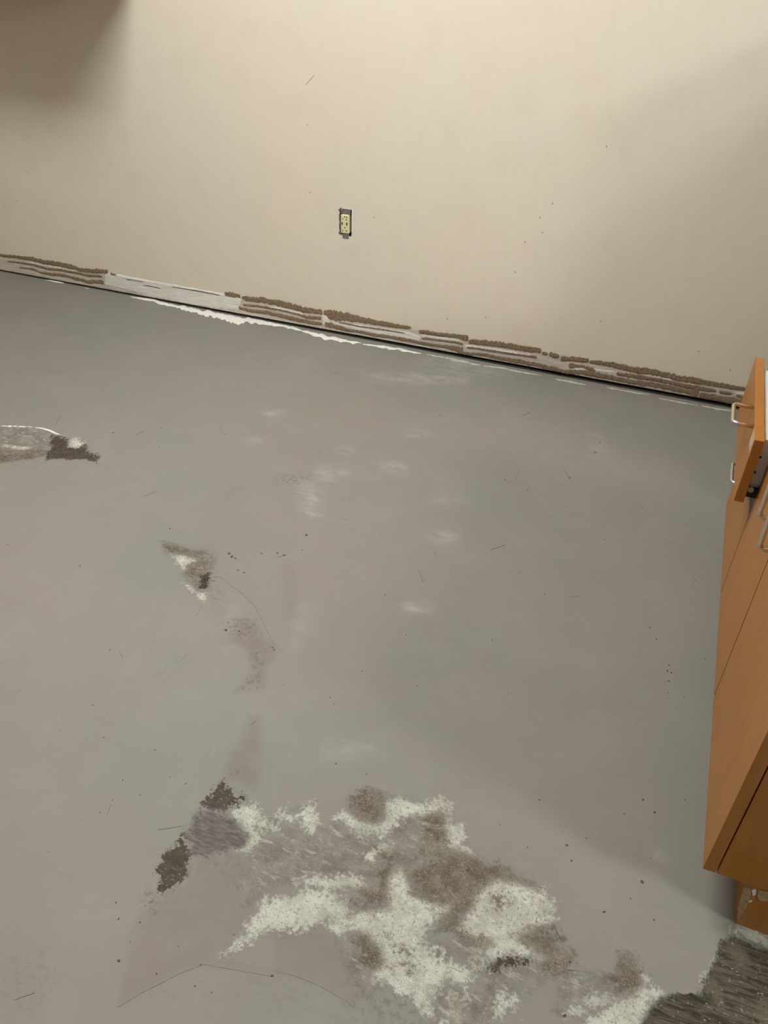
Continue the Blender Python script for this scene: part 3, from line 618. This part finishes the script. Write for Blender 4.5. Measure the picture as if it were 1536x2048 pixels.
# crumbs of grit: px position, px size
CR = [(226,865,5),(322,855,4),(451,868,4),(318,893,4),(613,1070,8),(458,1107,7),(464,1113,8),(471,1117,6),(488,1145,6),(477,1140,4),(523,1107,5),(555,1106,6),(568,1110,6),(340,1057,5),(160,1132,5),(16,1090,4),(700,1000,3),(475,1140,4),
 (452,1260,8),(478,1262,6),(456,1245,4),(545,1295,5),(548,1300,5),(1313,1278,5),(1335,1342,7),(1343,1345,5),(1338,1362,5),(1337,1385,4),(1336,1397,3),(1368,1394,4),(1409,1317,4),(1300,1255,5),(1338,1330,5),(834,1372,5),(668,1408,4),(1017,1387,3),(672,1527,5),(733,1548,5),(1079,1600,6),(1286,1600,6),(1309,1625,7),(1249,1628,4),(1302,1717,4),(1055,1695,4),(1134,1691,7),(1143,1722,6),(1284,1764,9),(1208,1824,8),(1173,1677,4),(1126,1664,3),(1261,1797,4),(1308,1840,5),
 (245,1560,5),(340,1554,4),(372,1567,4),(232,1805,5),(280,1845,5),(261,1883,4),(238,1922,8),(237,1838,5),(468,1870,5),(313,1948,6),(401,1930,4),(544,1952,7),(423,1985,5),(390,1972,5),(356,1893,4),(186,1410,4),(207,1475,4),(215,1425,3),(120,1460,3),(1150,690,0),(740,700,0),(850,1160,4),(770,1190,4),(812,1270,4),(724,1342,4),(660,1395,4),(566,1370,3),(560,1000,3),(1040,1145,4),(1090,1188,4),(1190,905,6),(1200,885,4),(1010,960,4),(1055,980,4),(1140,955,4),(880,830,3),(605,1100,4),(690,1040,3),(760,1070,3),(300,900,3),(108,805,3),(130,770,3),(640,905,3),(220,1300,4),(96,1705,4),(40,1380,3),(310,1500,4),(280,1590,4),(200,1625,4),(225,1600,4),(160,1640,3),(1130,2030,10),(1140,1925,5),(1000,1650,4),(1370,1600,4),(1240,1560,3),(985,1280,4),(1210,1080,3),(1285,1015,3),(1390,1160,4)]
crumb_me = []
for k in range(6):
    vs, ff = [], []
    seg, rings = 7, 3
    vs.append((0, 0, .62+.2*rng.random()))
    for r in range(rings):
        ph = (r+1)*.55
        for j in range(seg):
            a = 2*math.pi*j/seg; rr = math.sin(ph)*(0.75+.5*rng.random())
            vs.append((rr*math.cos(a), rr*math.sin(a), max(-.02, .62*math.cos(ph)*(0.8+.4*rng.random())) if r < rings-1 else 0))
    for j in range(seg): ff.append((0, 1+j, 1+(j+1) % seg))
    for r in range(rings-1):
        for j in range(seg): a = 1+r*seg+j; b_ = 1+r*seg+(j+1) % seg; ff.append((a, a+seg, b_+seg, b_))
    ff.append(tuple(1+(rings-1)*seg+j for j in range(seg))[::-1])
    me = bpy.data.meshes.new('floor_crumb'); me.from_pydata(vs, [], ff); me.materials.append(M_CRUMB); crumb_me.append(me)
for x, y, s in CR:
    if not s: continue
    p = F(x, y)
    r = s*.5*np.hypot(*(F(x+1, y)-p))*.85
    ix = int(np.clip(np.searchsorted(gx, p[0]), 0, nx-1)); iy = int(np.clip(np.searchsorted(gy, p[1]), 0, ny-1))
    o = bpy.data.objects.new('floor_crumb', crumb_me[rng.integers(6)]); C.objects.link(o)
    o.location = (p[0], p[1], Zf[iy, ix]-.0002); o.scale = (r*1.1, r*(.6+.4*rng.random()), r*.8); o.rotation_euler.z = rng.random()*6.3
    tag(o, 'tiny dark crumb of grit lying on the grey floor', 'crumb', 'crumbs of grit on the floor')

# ------------------------------------------------------------------ power outlet
ocx, ocz = (W(691, 448)+W(692, 447))/2
out = thing('power_outlet', 'ivory power outlet without cover plate in the beige wall', 'outlet', (ocx, WALL_Y, ocz))
ox0l, ox1l, oz0l, oz1l = OX0-ocx, OX1-ocx, OZ0-ocz, OZ1-ocz
b = MB()
bx0, bx1, bz0, bz1 = ox0l-.002, ox1l+.002, oz0l-.002, oz1l+.002
b.box((bx0, .062, bz0), (bx1, .064, bz1)); b.box((bx0-.002, .014, bz0), (bx0, .064, bz1)); b.box((bx1, .014, bz0), (bx1+.002, .064, bz1))
b.box((bx0, .014, bz0-.002), (bx1, .064, bz0)); b.box((bx0, .014, bz1), (bx1, .064, bz1+.002))
b.build('device_box', M_BOX, out)
MB().box((-.0155, .004, -.031), (.0155, .034, .031)).build('device_body', M_IVORY, out)
b = MB()
b.box((-.012, -.0015, -.0545), (.012, .0015, -.036)); b.box((-.019, -.0015, .036), (.020, .0015, .0525)); b.box((-.013, .0015, -.05), (.013, .004, .05))
b.build('mounting_strap', M_STEEL, out, .0008)
for z in (-.0485, .0445):
    t = MB().tube([(0, -.001, z), (0, -.0032, z)], .0035, 10).build('screw', M_NICKEL, out)
t = MB().tube([(-.008, -.0012, -.0485), (-.008, -.0022, -.0485)], .0018, 8).build('screw', M_NICKEL, out)
face = MB().box((-.0168, -.0085, -.0335), (.0168, .004, .0335)).build('face', M_IVORY, out, .003)
def slot(name, x0, x1, z0, z1, mat=None):  # slots: the dark inside them painted as black inserts; buttons are black parts
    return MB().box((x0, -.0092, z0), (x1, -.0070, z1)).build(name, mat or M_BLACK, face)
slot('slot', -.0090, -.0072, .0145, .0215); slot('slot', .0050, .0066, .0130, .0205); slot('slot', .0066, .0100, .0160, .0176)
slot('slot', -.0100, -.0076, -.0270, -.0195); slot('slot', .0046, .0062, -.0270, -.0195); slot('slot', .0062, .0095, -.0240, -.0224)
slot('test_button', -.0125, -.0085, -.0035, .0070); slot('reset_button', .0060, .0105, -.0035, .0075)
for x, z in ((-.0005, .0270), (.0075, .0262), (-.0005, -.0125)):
    MB().tube([(x, -.0070, z), (x, -.0092, z)], .0024, 8).build('ground_hole', M_BLACK, face)  # shade inside the round hole painted as a black plug
# chipped paint round the opening
vs = []
k = 40
for ring in range(2):
    for i in range(k):
        a = 2*math.pi*i/k; cxx, szz = math.cos(a), math.sin(a)
        sc = 1/max(abs(cxx), abs(szz))
        hx = (OX1-OX0)/2; hz = (OZ1-OZ0)/2
        g = 0 if ring == 0 else (.0015+.005*rng.random())
        vs.append((cxx*sc*(hx+g)+(OX0+OX1)/2-ocx, -.0006-.0004*ring*0, szz*sc*(hz+g)+(OZ0+OZ1)/2-ocz))
mesh_obj('chipped_edge', vs, [(i, (i+1) % k, k+(i+1) % k, k+i) for i in range(k)], M_PLASTER, out)
for i, (px_, pz_, sx_, sz_) in enumerate([(682.3, 417, .0025, .004), (677.8, 420, .002, .004), (679, 434, .0025, .012), (679, 452, .002, .010), (679, 466, .0035, .004)]):
    q = W(px_, pz_); x, z = q[0]-ocx, q[1]-ocz
    MB().box((x-sx_, -.0012, z-sz_), (x+sx_, .0002, z+sz_)).build('chip', M_GLUE, out, .0008)

# tiny nicks and scuffs on the wall paint
def nick(zr, pts, wd, mat):
    P = WP(zr, pts); s = np.r_[0, np.cumsum(np.hypot(*np.diff(P, axis=0).T))]
    vs = []; k = len(P)
    for i in range(k):
        t_ = P[min(i+1, k-1)]-P[max(i-1, 0)]; t_ = t_/np.hypot(*t_); nn = np.array([-t_[1], t_[0]])*wd/2
        vs += [(P[i][0]-nn[0], WALL_Y-.0002, P[i][1]-nn[1]), (P[i][0], WALL_Y-.0008, P[i][1]), (P[i][0]+nn[0], WALL_Y-.0002, P[i][1]+nn[1])]
    return mesh_obj('nick', vs, [(i*3+j, i*3+j+1, i*3+j+4, i*3+j+3) for i in range(k-1) for j in range(2)], mat, wall)
for p in [[(611,170),(620,160),(628,151)]]: nick(Z0, p, .0022, M_NICK)
for x, y in [(895,638),(1105,407),(1080,435),(1085,465),(1050,484),(1031,544),(971,635),(1202,643),(1398,703),(1460,740),(615,250),(1213,293),(620,385),(748,435),(55,345),(35,402)]:
    nick(Z0, [(x-1.2, y-1.6), (x, y), (x+.8, y+1.6)], .0022, M_SCUFF)

# ------------------------------------------------------------------ cabinets
def hz(v): return v*H
XD = hz(.1934); TH = .019                  # plane of the closed fronts, board thickness
Y0, Y1, Y2, Y3 = hz(.659), hz(.957), hz(1.2125), hz(1.51)
ZB, ZT_ = hz(.0885), .845                   # underside of the fronts, top of carcass
XB = XD+.60                                # back of the run
KICK = hz(.255)-.0                          # plinth front
G = .0030                                   # half gap between fronts
def d_handle(name, p, axis, length, proj, parent, r=.0044):
    """bent wire pull; p is its centre on the front, axis 'y' or 'z'"""
    a = Vector((0, 1, 0)) if axis == 'y' else Vector((0, 0, 1)); out_ = Vector((-1, 0, 0)); c = Vector(p); rad = .010
    pts = [c-a*length/2]
    for sgn in (-1, 1):
        seq = []
        cc = c+a*sgn*(length/2-rad)+out_*(proj-rad)
        for k in range(7):
            t_ = k/6*math.pi/2; seq.append(cc+a*sgn*rad*math.cos(t_)+out_*rad*math.sin(t_))
        pts += seq if sgn < 0 else seq[::-1]
    pts.append(c+a*length/2)
    return MB().tube(pts, r, 12).build(name, M_NICKEL, parent, 0, True)

dc = thing('door_cabinet', 'orange maple base cabinet with two doors side by side', 'cabinet', (0, 0, 0))
b = MB(); t_ = .016
xf = XD+TH+.002
b.box((xf, Y0, ZB), (XB, Y0+t_, ZT_)); cs = b.build('side_panel', M_WOODS, dc, .0006)
b = MB(); b.box((xf, Y2-t_, ZB), (XB, Y2, ZT_)); b.build('side_panel', M_INNER, dc)
b = MB(); b.box((xf, Y0+t_, ZB), (XB, Y2-t_, ZB+t_)); b.build('bottom_panel', M_INNER, dc)
b = MB(); b.box((xf, Y0+t_, ZT_-t_), (XB, Y2-t_, ZT_)); b.build('top_panel', M_INNER, dc)
b = MB(); b.box((XB-t_, Y0+t_, ZB+t_), (XB, Y2-t_, ZT_-t_)); b.build('back_panel', M_INNER, dc)
b = MB(); b.box((KICK, Y0+.002, 0), (XB-.05, Y2, ZB)); pl = b.build('plinth', M_WOODF, dc, .0008)
# glue and paint smears left on the plinth
def flake(parent, mat, y, pts, th=.0012, name='paint_smear'):
    k = len(pts); vs = [(x, y+.0005, z) for x, z in pts]+[(x*.97+np.mean([q[0] for q in pts])*.03, y-th, z) for x, z in pts]
    return mesh_obj(name, vs, [(i, k+i, k+(i+1) % k, (i+1) % k) for i in range(k)]+[tuple(range(2*k-1, k-1, -1))], mat, parent)
M_SMEAR = simple('dried_glue_smear', rgb('a58d6c'), .6, 0, .2, 150)
PS = []
def EP(x, y, Yp):                          # photo point -> plane of constant Y
    d = ray(x, y); t2 = Yp/d[1]; return (t2*d[0], H+t2*d[2])
yp = Y0+.002
flake(pl, M_SMEAR, yp, [EP(*q, yp) for q in [(1487,1776),(1500,1776),(1502,1788),(1494,1810),(1482,1832),(1474,1838),(1476,1815)]])
flake(pl, M_PLASTER, yp, [EP(*q, yp) for q in [(1503,1780),(1512,1778),(1512,1788),(1506,1791)]])
flake(pl, M_PLASTER, yp, [EP(*q, yp) for q in [(1495,1801),(1504,1799),(1504,1803),(1496,1804)]])
flake(pl, M_SMEAR, yp, [EP(*q, yp) for q in [(1516,1781),(1545,1786),(1545,1800),(1522,1803),(1514,1794)]], .0008)
for (ya, yb, hy) in ((Y0, Y1, Y1-.048), (Y1, Y2, Y1+.048)):
    d = MB().box((XD, ya+(G if ya > Y0 else 0), ZB), (XD+TH, yb-G, .672)).build('door', M_WOODF, dc, .0009)
    if ya == Y0:
        d.data.materials.append(M_WOODE)
        d.data.polygons[2].material_index = 1
    d_handle('handle', (XD, hy, hz(.395)+.06), 'z', .128, .030, d)
    d3 = MB().box((XD, ya+(G if ya > Y0 else 0), .676), (XD+TH, yb-G, ZT_-.004)).build('drawer', M_WOODF, dc, .0009)
    d_handle('handle', (XD, (ya+yb)/2, .81), 'y', .092, .032, d3)

wc = thing('drawer_cabinet', 'orange maple drawer cabinet with one drawer pulled open', 'cabinet', (0, 0, 0))
MB().box((xf, Y2+.0005, ZB), (XB, Y2+t_, ZT_)).build('side_panel', M_INNER, wc)
MB().box((xf, Y3-t_, ZB), (XB, Y3, ZT_)).build('side_panel', M_WOODS, wc)
MB().box((xf, Y2+t_, ZB), (XB, Y3-t_, ZB+t_)).build('bottom_panel', M_INNER, wc)
MB().box((xf, Y2+t_, ZT_-t_), (XB, Y3-t_, ZT_)).build('top_panel', M_INNER, wc)
MB().box((XB-t_, Y2+t_, ZB+t_), (XB, Y3-t_, ZT_-t_)).build('back_panel', M_INNER, wc)
MB().box((KICK, Y2+.001, 0), (XB-.05, Y3, ZB)).build('plinth', M_WOODS, wc)
# bottom drawer, closed
zt = hz(.258)
d = MB().box((XD, Y2+G, ZB), (XD+TH, Y3, zt-.0012)).build('drawer', M_WOODF, wc, .0009)
MB().box((XD, Y2+G+.002, zt-.0012), (XD+TH, Y3-.002, zt)).build('edge_band', simple('raw_board_edge', rgb('b8ab99'), .6, 0, .1, 200), d)
d_handle('handle', (XD, hz(1.38), hz(.235)), 'y', .092, .032, d)
# open drawer
XO = hz(.1605); za, zb = hz(.293), hz(.405)
ya, yb = hz(1.187), hz(1.513)
d = MB().box((XO, ya, za), (XO+TH, yb, zb)).build('drawer', M_WOODF, wc, .0009)
d.data.materials.append(M_WOODE); d.data.polygons[1].material_index = 1
d.location = (0, 0, 0)
d_handle('handle', (XO, hz(1.283), zb-.011), 'y', .090, .040, d)
MB().box((XO-.0004, ya+.004, zb-.034), (XO, ya+.055, zb-.003)).build('sticker', simple('torn_label', rgb('b9a08c'), .7, 0, .15, 120), d)
yb0, yb1 = Y2+.010, Y3-.026
zz0, zz1 = za+.022, hz(.392)
b = MB(); b.box((XO+TH, yb0, zz0), (XO+TH+.015, yb1, zz1)); b.box((XO+TH+.015, yb0, zz0), (XB-.06, yb0+.014, zz1)); b.box((XO+TH+.015, yb1-.014, zz0), (XB-.06, yb1, zz1))
b.box((XB-.075, yb0+.014, zz0), (XB-.06, yb1-.014, zz1)); b.box((XO+TH+.015, yb0+.014, zz0+.004), (XB-.075, yb1-.014, zz0+.012))
b.build('drawer_box', M_MELA, d)
for fz in (.62, .28):
    q = (XO+TH+.008, yb0, zz0+(zz1-zz0)*fz)
    MB().tube([(q[0], q[1]+.001, q[2]), (q[0], q[1]-.0012, q[2])], .0026, 8).build('screw', M_BLACK, d)
sl = MB(); sl.box((XO+TH+.002, Y2+.001, za-.004), (XB-.1, Y2+.009, za+.018)); sl.build('slide', M_BLACK, d)
MB().tube([(XO+TH+.010, Y2+.001, za+.016), (XO+TH+.010, Y2-.004, za+.016)], .006, 14).build('roller', simple('white_nylon', rgb('c9c6bd'), .5), d)
MB().box((xf-.004, Y2+.002, za-.020), (xf+.20, Y2+.012, za-.017)).build('slide_rail', M_STEEL, wc)
for zlo, zhi in ((hz(.408), .690), (.694, ZT_-.004)):      # closed upper drawers
    d2 = MB().box((XD, Y2+G, zlo), (XD+TH, Y3, zhi)).build('drawer', M_WOODF, wc, .0009)
    d_handle('handle', (XD, (Y2+Y3)/2, zhi-.03), 'y', .092, .032, d2)
top = MB().box((XD-.02, Y0-.02, ZT_), (XB+.02, Y3+.02, ZT_+.032)).build('countertop', M_TOP, None, .003)
tag(top, 'grey laminate countertop lying on the wooden cabinets', 'countertop')

# unseen filing-cabinet shape added past the drawers, shades the lower right wall
fc = thing('corner_shade_blocker', 'unseen grey metal cabinet shape added to shade the lower right wall', 'cabinet', (0, 0, 0))
M_FILE = simple('grey_enamel', rgb('8f8d88'), .45, 0, .04, 30)
fx0, fx1, fy0, fy1 = .44, 1.14, 2.12, 2.60
MB().box((fx0+.02, fy0, 0), (fx1, fy1, 1.32)).build('body', M_FILE, fc, .003)
for k in range(4):
    fd = MB().box((fx0, fy0+.01, .06+k*.312), (fx0+.02, fy1-.01, .06+k*.312+.304)).build('drawer', M_FILE, fc, .003)
    d_handle('handle', (fx0, (fy0+fy1)/2, .06+k*.312+.22), 'y', .12, .03, fd)

# unseen cabinet shape put high at the left to cast the soft wall shadow
wcab = thing('wall_shade_blocker', 'unseen maple cabinet shape added to cast the upper left wall shadow', 'cabinet', (0, 0, 0))
cx0, cx1, cz0, cz1 = -3.44, -2.0, 1.19, 2.1
MB().box((cx0, WALL_Y-.36, cz0), (cx1, WALL_Y-.001, cz1)).build('body', M_WOODS, wcab)
for a_, b_ in ((cx0, (cx0+cx1)/2), ((cx0+cx1)/2, cx1)):
    dd = MB().box((a_+.002, WALL_Y-.381, cz0), (b_-.002, WALL_Y-.362, cz1)).build('door', M_WOODF, wcab, .001)

# ------------------------------------------------------------------ ceiling panels (the room's lamps)
for (x, y, hx, hy, st, where, spot) in PANELS:
    lt = thing('ceiling_light_'+spot+'_offscreen', 'flat fluorescent ceiling panel '+where, 'light', (x, y, CEIL), 'ceiling light panels')
    b = MB()
    for a_, b_ in (((-hx-.03, -hy-.03), (hx+.03, -hy)), ((-hx-.03, hy), (hx+.03, hy+.03)), ((-hx-.03, -hy), (-hx, hy)), ((hx, -hy), (hx+.03, hy))):
        b.box((a_[0], a_[1], -.02), (b_[0], b_[1], -.0005))
    b.build('frame', M_CEIL, lt)
    n = NT('lit_diffuser'); n.b.inputs['Emission Color'].default_value = (*LIGHT_COL, 1); n.b.inputs['Emission Strength'].default_value = st
    n.out((.8, .8, .8), .5)
    MB().box((-hx, -hy, -.012), (hx, hy, -.004)).build('diffuser_'+spot+'_offscreen', n.m, lt)
